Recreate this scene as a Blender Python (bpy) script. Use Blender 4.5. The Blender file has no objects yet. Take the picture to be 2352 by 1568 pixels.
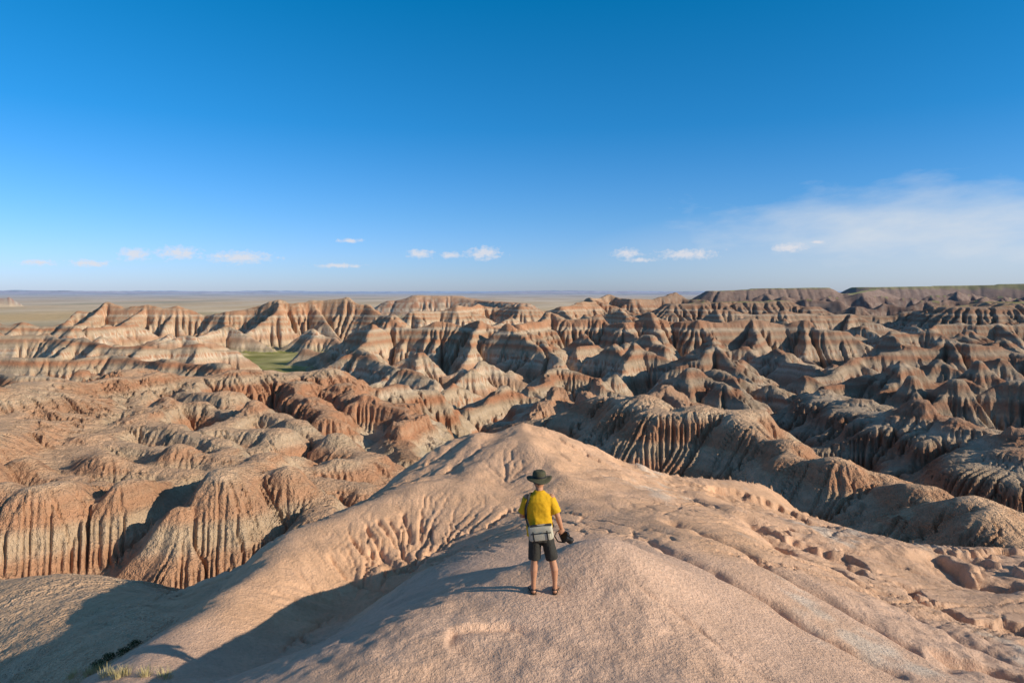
import bpy, bmesh, math, time
import numpy as np
from mathutils import Vector, Matrix, noise as mnoise
T0=time.time()
S=bpy.context.scene; COL=S.collection
Q=0.9
F=1568.0; PITCH=math.radians(4.2)
def P(u,v,d):
    fx=(u-1176)/F; fu=(784-v)/F
    x=fx; y=math.cos(PITCH)+fu*math.sin(PITCH); z=-math.sin(PITCH)+fu*math.cos(PITCH)
    k=d/y
    return (x*k,d,z*k)
rng=np.random.default_rng(7)
f32=np.float32
# ---------- grid ----------
OY=-12.0
def rr(a,b,k): 
    n=int(math.log(b/a)/(k/Q)); return np.exp(np.linspace(math.log(a),math.log(b),n,endpoint=False))
R=np.concatenate([rr(3,15,.012),rr(15,45,.0016),rr(45,1000,.0021),rr(1000,3000,.005),rr(3000,90000,.02),[90000.]])
nd=int(1250*Q)
TH=np.radians(np.concatenate([np.linspace(-66,-41,int(80*Q),endpoint=False),np.linspace(-41,41,nd,endpoint=False),np.linspace(41,84,int(130*Q))]))
R=R.astype(np.float64)
RR,TT=np.meshgrid(R,TH,indexing='ij')
X=(RR*np.sin(TT)).astype(f32); Y=(OY+RR*np.cos(TT)).astype(f32); RR=RR.astype(f32)
NR,NT=X.shape
print('grid',NR,NT,NR*NT)
DR=np.gradient(R).astype(f32)[:,None]
SP=np.maximum(DR, RR*f32(0.0012/Q))
def sstep(a,b,x):
    t=np.clip((x-a)/(b-a),0,1); return t*t*(3-2*t)
G=rng.random((256,256)).astype(f32)*f32(2*math.pi)
GC=np.cos(G); GS=np.sin(G)
def perlin(x,y,o=0):
    ix=np.floor(x); iy=np.floor(y); fx=(x-ix).astype(f32); fy=(y-iy).astype(f32)
    ix=(ix.astype(np.int32)+o*17); iy=(iy.astype(np.int32)+o*31)
    a=ix&255; b=(ix+1)&255; c=iy&255; d=(iy+1)&255
    ux=fx*fx*fx*(fx*(fx*6-15)+10); uy=fy*fy*fy*(fy*(fy*6-15)+10)
    def g(i,j,dx,dy): return GC[j,i]*dx+GS[j,i]*dy
    n0=g(a,c,fx,fy)*(1-ux)+g(b,c,fx-1,fy)*ux
    n1=g(a,d,fx,fy-1)*(1-ux)+g(b,d,fx-1,fy-1)*ux
    return (n0*(1-uy)+n1*uy)*f32(1.5)
RT=(rng.random((256,256,2))*.7+.15).astype(f32)
def gully(x,y,L,tx,ty,o=0):
    px=x/L; py=y/L
    ix=np.floor(px); iy=np.floor(py); fx=px-ix; fy=py-iy
    ix=ix.astype(np.int32)+o*13; iy=iy.astype(np.int32)+o*29
    acc=np.zeros_like(px); wt=np.full_like(px,1e-3)
    for i in(-1,0,1):
        for j in(-1,0,1):
            h=RT[(iy+j)&255,(ix+i)&255]
            dx=fx-i-h[...,0]; dy=fy-j-h[...,1]
            w=np.maximum(0,1-(dx*dx+dy*dy)*f32(.8)); w=w*w*w
            acc+=w*np.cos((dx*tx+dy*ty)*f32(6.2832)); wt+=w
    return acc/wt
# ---------- near surface: thin plate ----------
ctl=[]
def c(u,v,d): ctl.append(P(u,v,d))
for a in [(1250,1363,9.7),(1176,1568,7.6),(900,1568,7.5),(1500,1568,7.6),(850,1440,8.8),(900,1400,9.8),(1080,1335,10.3),(1000,1320,12.8),(1170,1236,14.6),(1000,1295,14.4),(870,1385,13.4),(1255,1305,12.2),(1180,1290,12.9),(1370,1238,11.2),(1440,1250,11.6),(1520,1290,12),(1600,1400,10),(1700,1500,9),(1900,1568,8.6),
 (1700,1300,13),(1900,1400,12),(2100,1500,11),(2352,1568,10.5),(1600,1180,18),(1800,1220,19),(2000,1300,18),(2200,1400,16),(2352,1450,15),(2000,1225,24),(2200,1262,24),(2352,1262,24),
 (1400,1105,22),(1500,1135,22),(1700,1150,25),(1210,990,26),(1110,1018,26),(1160,1006,26.5),(1300,1030,26),(1000,1092,23),(860,1142,21),(740,1197,19.5),(640,1247,18),(540,1350,15.5),(430,1430,13.5),(330,1512,11.8),(250,1568,10.8),
 (1050,1150,20.5),(1200,1100,22.5),(1000,1240,18.6),(900,1300,17.6),(800,1350,16.8),(850,1390,16.0),(700,1450,14.4),(600,1550,12.2),(1150,1215,18),(1300,1200,17.5),(1400,1210,16.5),
 (1500,1075,35),(1650,1115,34),(1830,1185,30),(1560,1020,50),(500,1340,46),(300,1350,44),(100,1400,38),(0,1440,33),(200,1450,26),(100,1560,20),(350,1400,30)]: c(*a)
for (u,v,d,nx,ny) in [(1000,1092,23,-.5,.86),(860,1142,21,-.6,.8),(740,1197,19.5,-.65,.75),(640,1247,18,-.75,.65),(540,1350,15.5,-.85,.5),(430,1430,13.5,-.9,.4),(1650,1115,34,.3,.95),(1830,1185,30,.3,.95),(2000,1225,25,.2,.98),(2200,1245,25,.1,1),(2400,1248,25,.1,1)]:
    x,y,z=P(u,v,d)
    ctl.append((x+nx*2.5,y+ny*2.5,z-2.0)); ctl.append((x+nx*7,y+ny*7,z-6.5))
    if d>15: ctl.append((x+nx*14,y+ny*14,z-11))
ctl+= [(.6,29.5,-8),(.6,35,-12.5),(.6,45,-20),(3,29,-8.2),(-2,30,-9),(-3,36,-14),(4,52,-22),(6,66,-27),(30,75,-34),(0,70,-36),(-20,70,-30),(-40,60,-28),(55,60,-38),(60,20,-34),(-45,25,-24),(-60,45,-26),(-30,10,-17),(-16,4,-10),(-45,0,-20)]
ctl+= [(0,-1,-1.75),(0,2,-2.7),(0,4.8,-4.2),(3,4.5,-4.1),(-3,4.5,-4.4),(-3,0,-3),(-7,2,-5.4),(-9,6,-6.6),(7,0,-3.0),(9,5,-5.2),(14,3,-5.6),(18,10,-8),(25,18,-11),(0,-8,-2.4),(10,-8,-3),(-12,-8,-7),(30,0,-12),(-30,-10,-15)]
CT=np.array(ctl); n=len(CT)
def U(r2): return np.where(r2>1e-9,.5*r2*np.log(np.maximum(r2,1e-9)),0)
D2=((CT[:,None,:2]-CT[None,:,:2])**2).sum(-1)
K=U(D2)+np.eye(n)*0.12
A=np.zeros((n+3,n+3)); A[:n,:n]=K; A[:n,n]=1; A[:n,n+1:]=CT[:,:2]; A[n,:n]=1; A[n+1:,:n]=CT[:,:2].T
sol=np.linalg.solve(A,np.concatenate([CT[:,2],[0,0,0]]))
RIGHT=sstep(5,30,X)
FLOOR=(-23-17*RIGHT*sstep(35,60,Y)-(29-17*RIGHT)*sstep(50,260,Y)).astype(f32)
rn=int(np.searchsorted(R,92))
xs=X[:rn].astype(f32); ys=Y[:rn]
hn=(sol[n]+sol[n+1]*xs+sol[n+2]*ys).astype(f32)
for k in range(n):
    r2=(xs-f32(CT[k,0]))**2+(ys-f32(CT[k,1]))**2+f32(1e-6)
    hn+=f32(.5*sol[k])*r2*np.log(r2)
hn-= (sstep(58,90,RR[:rn])*30).astype(f32)
def segdist(pts,xw,yw):
    best=np.full_like(xw,1e3); zc=np.zeros_like(xw); sg=np.zeros_like(xw)
    for a,b in zip(pts[:-1],pts[1:]):
        e=b[:2]-a[:2]; t=np.clip(((xw-a[0])*e[0]+(yw-a[1])*e[1])/(e@e),0,1)
        dx=xw-a[0]-t*e[0]; dy=yw-a[1]-t*e[1]; d=np.hypot(dx,dy); m=d<best
        best=np.where(m,d,best); zc=np.where(m,a[2]+t*(b[2]-a[2]),zc); sg=np.where(m,dx*e[1]-dy*e[0],sg)
    return best,zc,sg
def nearridge(pts,sl,wr,k):
    global hn
    pts=[np.array(P(*a)) for a in pts]
    xw=xs+.3*perlin(xs/1.5,ys/1.5,3)+.12*perlin(xs/.5,ys/.5,5); yw=ys+.3*perlin(xs/1.5,ys/1.5,4)
    for a,b in zip(pts[:-1],pts[1:]):
        e=b[:2]-a[:2]; t=np.clip(((xw-a[0])*e[0]+(yw-a[1])*e[1])/(e@e),0,1)
        d=np.hypot(xw-a[0]-t*e[0],yw-a[1]-t*e[1]); d=np.sqrt(d*d+wr*wr)-wr
        h=a[2]+t*(b[2]-a[2])-sl*d
        kk=np.maximum(k-np.abs(hn-h),0)/k
        hn=(np.maximum(hn,h)+kk*kk*k*.25).astype(f32)
nearridge([(1000,1084,23.2),(1060,1040,25),(1105,1000,26),(1155,1000,26.3),(1208,974,26.4),(1275,1008,26.5),(1330,1024,27),(1420,1054,28.5),(1540,1086,30),(1650,1108,32)],.6,.15,.3)
nearridge([(1208,974,26.4),(1230,1030,24.2),(1290,1090,21.8)],.42,.25,.3)
nearridge([(1105,1000,26),(1100,1060,23.8),(1060,1130,21.2)],.36,.25,.3)
nearridge([(1330,1024,27),(1390,1080,23.5),(1480,1130,21.5)],.40,.3,.3)
nearridge([(1540,1086,30),(1600,1135,24),(1700,1178,20.5)],.34,.3,.3)
cp=[np.array(P(*a)) for a in [(-100,1900,7.2),(250,1568,10.8),(330,1512,11.8),(430,1430,13.5),(540,1350,15.5),(640,1247,18),(740,1197,19.5),(860,1142,21),(1000,1088,23),(1105,1006,26),(1208,974,26.4),(1330,1030,27)]]
bd,zc,sg=segdist(cp,xs+.4*perlin(xs/3,ys/3,6),ys+.4*perlin(xs/3,ys/3,7))
cap=zc+.15-.78*np.maximum(0,np.sqrt(bd*bd+1)-1.1)
cap=np.maximum(cap,FLOOR[:rn]-2); far_side=(sg<0)
m=far_side&(cap<hn); hn=np.where(m,cap,hn).astype(f32)
NEAR=hn
print('tps',time.time()-T0)
# ---------- ridges ----------
w1=sstep(90,260,RR).astype(f32); w2=sstep(40,70,RR).astype(f32)
XW=X+w1*4*perlin(X/55,Y/55,1)+w2*1.8*perlin(X/14,Y/14,2)+w2*.3*perlin(X/5,Y/5,7)
YW=Y+w1*4*perlin(X/55,Y/55,3)+w2*1.8*perlin(X/14,Y/14,4)+w2*.3*perlin(X/5,Y/5,8)
RG=np.full_like(X,-200)
def ridge(pts,w0=.5,wr=1.5,sl=.9,k=.8,zf=-56):
    pts=[np.array(p) for p in pts]
    for a,b in zip(pts[:-1],pts[1:]):
        zt=max(a[2],b[2]); rad=(zt-zf)/sl+w0+10
        mx=(a+b)/2; hl=np.linalg.norm((b-a)[:2])/2
        dc=math.hypot(mx[0],mx[1]-OY); ex=rad+hl
        i0=np.searchsorted(R,max(1,dc-ex)); i1=np.searchsorted(R,dc+ex)
        th=math.atan2(mx[0],mx[1]-OY)
        dt=math.asin(min(1,ex/dc)) if ex<dc else 3.2
        j0=np.searchsorted(TH,th-dt); j1=np.searchsorted(TH,th+dt)
        if i1<=i0 or j1<=j0: continue
        sl_=(slice(i0,i1),slice(j0,j1))
        x=XW[sl_]-f32(a[0]); y=YW[sl_]-f32(a[1])
        ex_,ey_=b[0]-a[0],b[1]-a[1]; L2=ex_*ex_+ey_*ey_+1e-6
        t=np.clip((x*f32(ex_)+y*f32(ey_))/f32(L2),0,1)
        dx=x-t*f32(ex_); dy=y-t*f32(ey_)
        d=np.sqrt(dx*dx+dy*dy)
        d=np.maximum(0,d-f32(w0)); d=np.sqrt(d*d+f32(wr*wr))-f32(wr)
        h=f32(a[2])+t*f32(b[2]-a[2])-f32(sl)*d
        o=RG[sl_]
        kk=np.maximum(f32(k)-np.abs(o-h),0)/f32(k)
        RG[sl_]=np.maximum(o,h)+kk*kk*f32(k*.25)
RNG=np.random.default_rng(11)
def spur(p,dirv,l,cs,sl,wr,zf):
    m1=p.copy(); m1[:2]+=dirv*l*.45; m1[2]=p[2]-cs*l*.45*(.7+.8*RNG.random())
    e=m1.copy(); dv=dirv+np.array([dirv[1],-dirv[0]])*RNG.normal()*.3; dv/=np.linalg.norm(dv)
    e[:2]+=dv*l*.55; e[2]=m1[2]-cs*l*.55
    ridge([p-np.array([0,0,.2]),m1,e],.1,wr,sl,.8,zf)
def rangeline(pts,step,amp,ln,sl=.95,cs=.52,wr=.7,zf=-54,w0=.2,sides=(1,-1),k=1.0):
    """crest of alternating peaks and saddles, buttresses running down from every peak"""
    pts=[np.array(p) for p in pts]; V=[]
    for a,b in zip(pts[:-1],pts[1:]):
        L=np.linalg.norm((b-a)[:2]); m=max(1,int(L/step+.5)); t2=(b-a)[:2]/max(L,1e-6); nn=np.array([-t2[1],t2[0]])
        for q in range(2*m):
            p=a+(b-a)*((q+(RNG.uniform(-.3,.3) if q else 0))/(2*m)); p=p.copy()
            if q>0: p[:2]+=nn*RNG.normal()*step*.15
            if q%2: p[2]-=amp*RNG.uniform(.4,1.3)
            elif q>0: p[2]-=amp*RNG.uniform(0,.4)
            V.append(p)
            if q%2==0:
                for s_ in sides:
                    dirv=nn*s_+t2*RNG.normal()*.35; dirv/=np.linalg.norm(dirv)
                    spur(p,dirv,min(ln*RNG.uniform(.5,1.4),(p[2]-zf)/cs),cs*RNG.uniform(.85,1.2),sl*1.1,wr,zf)
    V.append(pts[-1]); ridge(V,w0,wr,sl,k,zf)
def star(p,n_,ln,cs=.55,sl=1.0,wr=.6,zf=-54):
    a0=RNG.uniform(0,6.28)
    for q in range(n_):
        a=a0+6.283*(q+RNG.uniform(-.3,.3))/n_
        spur(np.array(p),np.array([math.cos(a),math.sin(a)]),ln*RNG.uniform(.5,1.6),cs*RNG.uniform(.7,1.4),sl,wr,zf)
def PL(l): return [P(*a) for a in l]
ridge(PL([(-300,1370,25),(40,1384,23.5),(110,1392,22.8),(200,1442,20),(300,1505,16)]),.6,2,.7,1.5,-28)
ridge(PL([(230,1380,38),(330,1368,36),(420,1396,30),(470,1410,26)]),.2,.9,.8,1.2,-26)
ridge(PL([(-200,1300,48),(60,1330,42),(230,1365,38)]),.2,1.2,.7,1.2,-26)
# left uplands: a crest line with long rounded spurs stepping down towards the centre
ridge(PL([(-500,950,70),(-150,918,82),(60,900,98),(220,884,112),(330,858,125),(560,854,140),(720,851,150)]),2,5,.62,3,-38)
ridge(PL([(-400,1080,55),(-100,1030,64),(60,990,76),(180,930,95)]),1.5,5,.62,3,-34)
lobes=[[(-100,1025,66),(-60,1078,56),(-20,1130,50)],[(60,990,76),(65,1070,60),(85,1130,50)],[(180,960,86),(225,1060,62),(300,1108,53)],[(300,935,92),(390,1040,66),(500,1098,51)],[(380,915,98),(520,1030,68),(640,1102,54),(725,1165,49)],
 [(330,905,110),(450,925,98),(600,922,93),(690,978,85),(780,1000,80),(880,1058,74),(955,1092,69)],[(600,922,93),(640,990,80),(690,1056,70),(745,1125,61)],[(780,1000,80),(800,1056,70),(850,1110,62)],
 [(560,852,140),(700,876,135),(790,872,135),(850,916,122),(930,958,115),(1040,1030,104)],[(700,878,135),(720,916,118),(760,955,108)],[(790,874,150),(900,876,160),(985,900,165)],
 [(450,866,125),(520,896,108),(560,930,98)],[(850,918,122),(900,978,105),(930,1040,92)]]
for l in lobes: 
    rangeline(PL(l),20,.9,13,.95,.58,1.3,-40,.4,k=1.2)
for l,nn_ in [((85,1140,50),4),((300,1120,53),4),((500,1108,51),5),((640,1112,54),4),((400,1160,48),3)]:
    star(P(*l),nn_,7,.85,1.15,1.0,-30)
F3=PL([(1380,921,98),(1490,931,88),(1600,956,81),(1690,980,76),(1820,1025,68),(1960,1080,60),(2100,1135,53),(2190,1188,47),(2270,1230,43),(2400,1290,38)])
rangeline(F3,22,.7,20,.72,.46,1.2,-45,.6,k=2)
for l in [[(1275,889,142),(1240,930,125),(1200,985,105)],[(1355,901,135),(1320,950,112)],[(1355,901,135),(1420,930,120)],[(1545,891,135),(1620,945,115)],[(1545,891,135),(1480,930,120)]]:
    rangeline(PL(l),16,1.5,16,.95,.6,.6,-45)
F4=PL([(1720,954,185),(1880,900,160),(1960,911,145),(2060,938,130),(2120,921,122),(2200,960,112),(2352,986,100),(2520,1010,88)])
rangeline(F4,30,2,58,.62,.38,1.1,-54,.5)
mid=[[(1290,838,250),(1220,885,222),(1150,930,200)],[(1290,838,250),(1400,897,225),(1480,912,215)],[(1150,889,205),(1060,935,180)],[(1040,878,225),(980,928,195)],[(930,850,260),(1000,890,240)],
 [(1110,830,330),(1060,870,300)],[(1690,829,300),(1610,890,268)],[(1690,829,300),(1800,885,268)],[(1690,829,300),(1720,900,255)],[(1420,786,350),(1455,860,310)],[(1490,766,390),(1560,835,335),(1600,875,312)],[(1170,744,400),(1230,800,360),(1265,850,325)],
 [(1340,766,400),(1320,825,350)],[(1640,776,390),(1650,830,340)],[(1800,796,350),(1870,840,310)],[(1240,786,370),(1290,830,330)],
 [(860,745,430),(820,800,400)],[(800,805,420),(760,800,450),(700,797,480)],[(830,800,330),(900,850,290),(960,870,270)],
 [(1850,870,270),(1960,824,300),(2080,798,320),(2170,770,330),(2300,798,320),(2420,816,300)],[(1900,885,215),(2050,848,235),(2200,868,230),(2352,876,215),(2500,876,200)],
 [(2050,758,480),(2200,738,500),(2352,733,500),(2500,726,500)]]
for l in mid: rangeline(PL(l),32,3,44,.9,.52,.5,-54)
M3=PL([(850,770,450),(905,732,445),(1000,739,435),(1100,733,425),(1190,743,412),(1260,717,455),(1370,723,445),(1440,739,425),(1500,718,435),(1600,734,425),(1720,728,435),(1850,734,435),(1950,760,425)])
rangeline(M3,38,4.5,76,.88,.45,.7,-54,.8)
M2=PL([(180,712,700),(250,692,700),(340,697,690),(400,702,690),(520,714,680),(640,687,680),(720,689,690),(800,680,690),(850,698,680),(905,720,640)])
rangeline(M2,48,6,88,.95,.48,.8,-54,1)
for l in [[(720,752,600),(790,792,560)],[(520,745,600),(450,770,560)],[(300,740,620),(200,750,560)],[(-50,760,430),(100,766,430),(200,773,410),(330,796,380),(450,788,390),(540,801,400)],[(-50,798,310),(100,818,300),(250,813,310),(400,828,290),(510,838,270)],[(-100,848,200),(60,863,195),(200,863,190)],[(-100,733,560),(60,741,560),(160,746,540)]]:
    rangeline(PL(l),32,2.5,40,.8,.47,.6,-54)
far=[([(1560,697,900),(1790,692,900),(1850,705,880)],16),([(1655,668,1500),(1760,663,1500),(1870,661,1500)],30),([(1870,663,1500),(1950,676,1450),(2010,664,1600)],8),([(2010,660,1700),(2200,657,1700),(2352,653,1650),(2800,655,1500)],50),([(2230,704,740),(2352,696,740),(2600,694,720)],34),([(905,690,1400),(960,678,1400),(1050,680,1400),(1110,690,1350),(1200,696,1200)],12)]
for l,w in far: ridge(PL(l),w,2,.5,3,-54)
for l in [[(1290,704,850),(1400,671,1000),(1450,686,950),(1550,667,1000),(1620,686,960)],[(1950,722,800),(2100,710,800),(2230,702,750)],[(1960,700,1100),(2120,688,1100),(2260,680,1100),(2450,688,1050)],[(1650,690,1200),(1800,678,1250),(1930,688,1200)],[(-40,692,2500),(10,678,2500),(45,690,2500)],[(1100,700,900),(1200,702,860),(1290,702,850)],[(950,712,800),(1050,701,820),(1100,696,900)],[(1650,708,700),(1800,712,700),(1950,718,720)],[(1660,690,1380),(1760,672,1380),(1850,688,1380),(1980,670,1400),(2090,684,1400),(2200,668,1420),(2300,680,1420),(2440,668,1400)]]:
    rangeline(PL(l),60,6,90,.8,.4,1.0,-54,1)
for q in range(280):
    u=RNG.uniform(-150,2700); d=math.exp(RNG.uniform(math.log(185),math.log(1400)))
    if u<950 and d>640: continue
    if 500<u<780 and 300<d<660: continue
    if u>1950 and d<180: continue
    z=RNG.uniform(-44,-29)+ (7 if u>1400 else 0)+(8 if d>700 else 0)
    x0=(u-1176)/F*d
    star((x0,d,z),RNG.integers(3,6),RNG.uniform(20,70) if d<700 else RNG.uniform(35,95),.46)
print('ridges',time.time()-T0)
k=f32(2.0)
hn=np.full_like(RG,-300); hn[:rn]=NEAR
kk=np.maximum(k-np.abs(RG-hn),0)/k
H=np.maximum(RG,hn)+kk*kk*k*f32(.25)
ISN=sstep(-1.5,1.5,hn-RG).astype(f32)
fl=FLOOR+1.0*perlin(X/60,Y/60,9)+.8*perlin(X/13,Y/13,3)*(1-sstep(60,100,RR))
k=f32(2.5); kk=np.maximum(k-np.abs(H-fl),0)/k
H=np.maximum(H,fl)+kk*kk*k*f32(.25)
# ---------- stream erosion on a coarser polar grid ----------
CH=np.zeros_like(H)
def erode(rlo,rhi,jlo,jhi,SI,SJ,KT,ITER,wfun,noises,diff,amax,thr):
    e0=int(np.searchsorted(R,rlo)); e1=int(np.searchsorted(R,rhi)); 
    sub=(slice(e0,e1,SI),slice(jlo,jhi,SJ))
    Er=R[e0:e1:SI]; Et=TH[jlo:jhi:SJ]; h=H[sub].astype(np.float64).copy(); hst=h.copy(); efl=fl[sub].astype(np.float64)
    xe=X[sub]; ye=Y[sub]; re=RR[sub]
    n0,n1_=h.shape; N_=n0*n1_
    dr_=np.gradient(Er)[:,None]*np.ones((1,n1_)); dt_=(np.gradient(Et)[None,:])*Er[:,None]
    er_w=wfun(xe,ye,re,h,ISN[sub])
    for L,a in noises:
        h+=a*perlin(xe/L,ye/L,int(L*7)%13)*er_w*sstep(1,5,h-efl)*(np.maximum(dr_,dt_)*2.5<L)
    h+=rng.normal(size=h.shape)*.04*dt_*er_w*sstep(.5,2,h-efl)
    area0=(dr_*dt_).ravel(); sc=np.sqrt(area0)*thr
    I=np.arange(N_).reshape(n0,n1_); hh=h
    base=(hh-efl<.6); base[0,:]=True
    for it in range(ITER):
        best=np.full((n0,n1_),1e-6); rcv=I.copy(); dist=np.ones((n0,n1_))
        for di in(-1,0,1):
            for dj in(-1,0,1):
                if di==0 and dj==0: continue
                a0,a1=max(0,-di),n0-max(0,di); b0,b1=max(0,-dj),n1_-max(0,dj)
                s0=(slice(a0,a1),slice(b0,b1)); s1=(slice(a0+di,a1+di),slice(b0+dj,b1+dj))
                dd=np.sqrt((dr_[s0]*di)**2+(dt_[s0]*dj)**2)
                sl=(hh[s0]-hh[s1])/dd
                m=sl>best[s0]
                best[s0]=np.where(m,sl,best[s0]); rcv[s0]=np.where(m,I[s1],rcv[s0]); dist[s0]=np.where(m,dd,dist[s0])
        rcv[base]=I[base]
        rc=rcv.ravel(); di_=dist.ravel()
        d=(rc!=np.arange(N_)).astype(np.int32); q=rc.copy()
        for _ in range(14):
            d2=d[q]
            if not d2.any(): break
            d=d+d2; q=q[q]
        order=np.argsort(d,kind='stable'); ds=d[order]; mx=int(ds[-1]); bnd=np.searchsorted(ds,np.arange(mx+2))
        A_=area0.copy()
        for lv in range(mx,0,-1):
            ix=order[bnd[lv]:bnd[lv+1]]; np.add.at(A_,rc[ix],A_[ix])
        Fk=(KT/ITER)*np.maximum(0,np.sqrt(np.minimum(A_,amax))-sc)/di_*er_w.ravel()
        hf=hh.ravel()
        for lv in range(1,mx+1):
            ix=order[bnd[lv]:bnd[lv+1]]; f_=Fk[ix]; hf[ix]=(hf[ix]+f_*hf[rc[ix]])/(1+f_)
        hh=hf.reshape(n0,n1_)
        lap=np.zeros_like(hh); lap[1:-1,1:-1]=hh[2:,1:-1]+hh[:-2,1:-1]+hh[1:-1,2:]+hh[1:-1,:-2]-4*hh[1:-1,1:-1]
        hh=hh+diff*lap*er_w
    def up(a):
        a=a.astype(f32)
        def crm(a,pos):
            i=np.floor(pos).astype(int); t=(pos-i).astype(f32)[:,None]; n=a.shape[0]
            g=lambda k:a[np.clip(i+k,0,n-1)]
            p0,p1,p2,p3=g(-1),g(0),g(1),g(2)
            return p1+.5*t*(p2-p0+t*(2*p0-5*p1+4*p2-p3+t*(3*(p1-p2)+p3-p0)))
        m=crm(a,np.arange(e1-e0)/SI)
        return crm(np.ascontiguousarray(m.T),np.arange(jhi-jlo)/SJ).T
    fe=(1-sstep(.85,1,(np.log(RR[e0:e1,jlo:jhi])-math.log(rlo))/(math.log(rhi)-math.log(rlo)))).astype(f32)
    H[e0:e1,jlo:jhi]+=up(hh-hst)*fe
    CH[e0:e1,jlo:jhi]=np.maximum(CH[e0:e1,jlo:jhi],up((np.log(A_)-np.log(area0)).reshape(n0,n1_)*er_w)*fe)
    print('erosion',time.time()-T0,mx,float((hst-hh).max()),float((hst-hh).mean()))
erode(34,2200,0,NT,2,2,1.35,44,lambda x,y,r,h,s:(1-s*(1-sstep(-12,-15,h)))*sstep(36,60,r)*(1-.45*(1-sstep(80,170,r)))*(1-.6*sstep(1100,1400,r)),[(26,1.0),(11,.8),(5,.4),(2.4,.15)],.006,4000,1.3)
j0=int(np.searchsorted(TH,math.radians(-42))); j1=int(np.searchsorted(TH,math.radians(42)))
erode(19,60,j0,j1,2,2,.38,30,lambda x,y,r,h,s:s*sstep(12.5,15,y+0*r)*(1-.4*sstep(3,7,x)),[(2.5,.12),(1.1,.05),(.5,.02)],.01,14,1.3)
relief=sstep(0.5,5,H-fl).astype(f32)
ct=np.cos(TT).astype(f32); st=np.sin(TT).astype(f32)
def grad(H,i0,i1):
    gr=np.gradient(H[i0:i1],R[i0:i1],axis=0).astype(f32)
    gt=(np.gradient(H[i0:i1],TH,axis=1)/R[i0:i1,None]).astype(f32)
    return gr*st[i0:i1]+gt*ct[i0:i1], gr*ct[i0:i1]-gt*st[i0:i1]
for o,(L,amp) in enumerate([(14,.35),(7,.42),(3.2,.26),(1.5,.14),(.7,.07),(.33,.03)]):
    i1=min(NR,int((SP[:,NT//2]*2.6<L).sum())); 
    i0=int(np.searchsorted(R,{14:150,7:75,3.2:34}.get(L,13)))
    gx,gy=grad(H,i0,i1); g=np.sqrt(gx*gx+gy*gy)+f32(1e-5)
    m=sstep(.25,.75,g); s=f32(1.0)/g
    xx=X[i0:i1]+f32(.35*L)*perlin(X[i0:i1]/L/1.7,Y[i0:i1]/L/1.7,o+2)
    v=gully(xx,Y[i0:i1],f32(L),-gy*s,gx*s,o)
    v=2*np.sqrt(np.clip((v+1)*.5,0,1))-1.1
    m=m*(.25+1.2*sstep(-.4,.4,perlin(X[i0:i1]/L/3,Y[i0:i1]/L/3,o+5)))
    if L>1: m=m*(1-.45*(1-sstep(70,150,RR[i0:i1])))
    fade=sstep(0,1,(RR[i0:i1]-R[i0])/(R[i0]*.4))
    fo=1-sstep(.7,1,RR[i0:i1]/R[i1-1])
    rl=sstep(.3,5,H[i0:i1]-fl[i0:i1])
    if L<4: m=m*(1-ISN[i0:i1]*.5*sstep(-14,-11,H[i0:i1]))
    H[i0:i1]+=(f32(amp)*v*m*fade*fo*rl).astype(f32)
# hard and soft layers: horizontal benches on all the slopes
zt=np.arange(-80,40,.1)
def n1(step,seed):
    q=np.random.default_rng(seed); kx=np.arange(-82,44,step); return np.interp(zt,kx,q.random(len(kx)))
bench=(n1(1.1,21)-.5)*.9+(n1(.5,22)-.5)*.35+(n1(3,23)-.5)*1.6
zz=H+1.2*perlin(X/70,Y/70,12)
bi=np.clip((zz+80)/.1,0,len(zt)-2); b0=bi.astype(np.int32); bf=(bi-b0).astype(f32)
bv=(bench[b0]*(1-bf)+bench[b0+1]*bf).astype(f32)
H+=bv*f32(.9)*relief*(1-ISN)*sstep(50,70,RR)*(1-.4*sstep(600,1000,RR))
print('octaves',time.time()-T0)
dP=np.hypot(X-f32(.47),Y-f32(9.7)); quiet=1-np.exp(-(dP/.7)**2)
for L,a in [(9,.20),(4,.10),(1.8,.045),(.8,.026),(.38,.017),(.18,.011),(.09,.006)]:
    i1=int((SP[:,NT//2]*2.2<L).sum()); sl=slice(0,i1)
    nz=perlin(X[sl]/L,Y[sl]/L,int(L*10)%11)
    w=(.4+.9*sstep(-.1,.5,perlin(X[sl]/6,Y[sl]/6,8)))
    if L<1: w=w*(1+1.1*sstep(4,9,X[sl])*ISN[sl])
    if L>1: w=w*quiet[sl]
    H[sl]+=f32(a)*nz*w*np.maximum(.35,quiet[sl])*(.4+.6*relief[sl])
i1=int(np.searchsorted(R,52)); sl=slice(0,i1)
msk=ISN[sl]*sstep(1.5,6,X[sl])
for L,dp,wd,o in [(3.4,.045,.04,6),(1.5,.02,.04,9)]:
    pz=perlin(X[sl]/L+.6*perlin(X[sl]/L*2,Y[sl]/L*2,1),Y[sl]/(L*.7)+X[sl]/L*.6,o)
    on=sstep(.0,.4,perlin(X[sl]/(L*1.7),Y[sl]/(L*1.7),o+1))
    H[sl]-=(dp*np.exp(-(np.abs(pz)/wd)**1.4)*on*msk).astype(f32)
lz=perlin(X[sl]/6.5,Y[sl]/5,3)+.22*perlin(X[sl]/1.5,Y[sl]/1.4,5)+.10*perlin(X[sl]/.4,Y[sl]/.4,6)
H[sl]-=(.26*sstep(.16,.21,lz)*msk*sstep(10,12.5,X[sl]+.2*Y[sl])).astype(f32)
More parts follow.
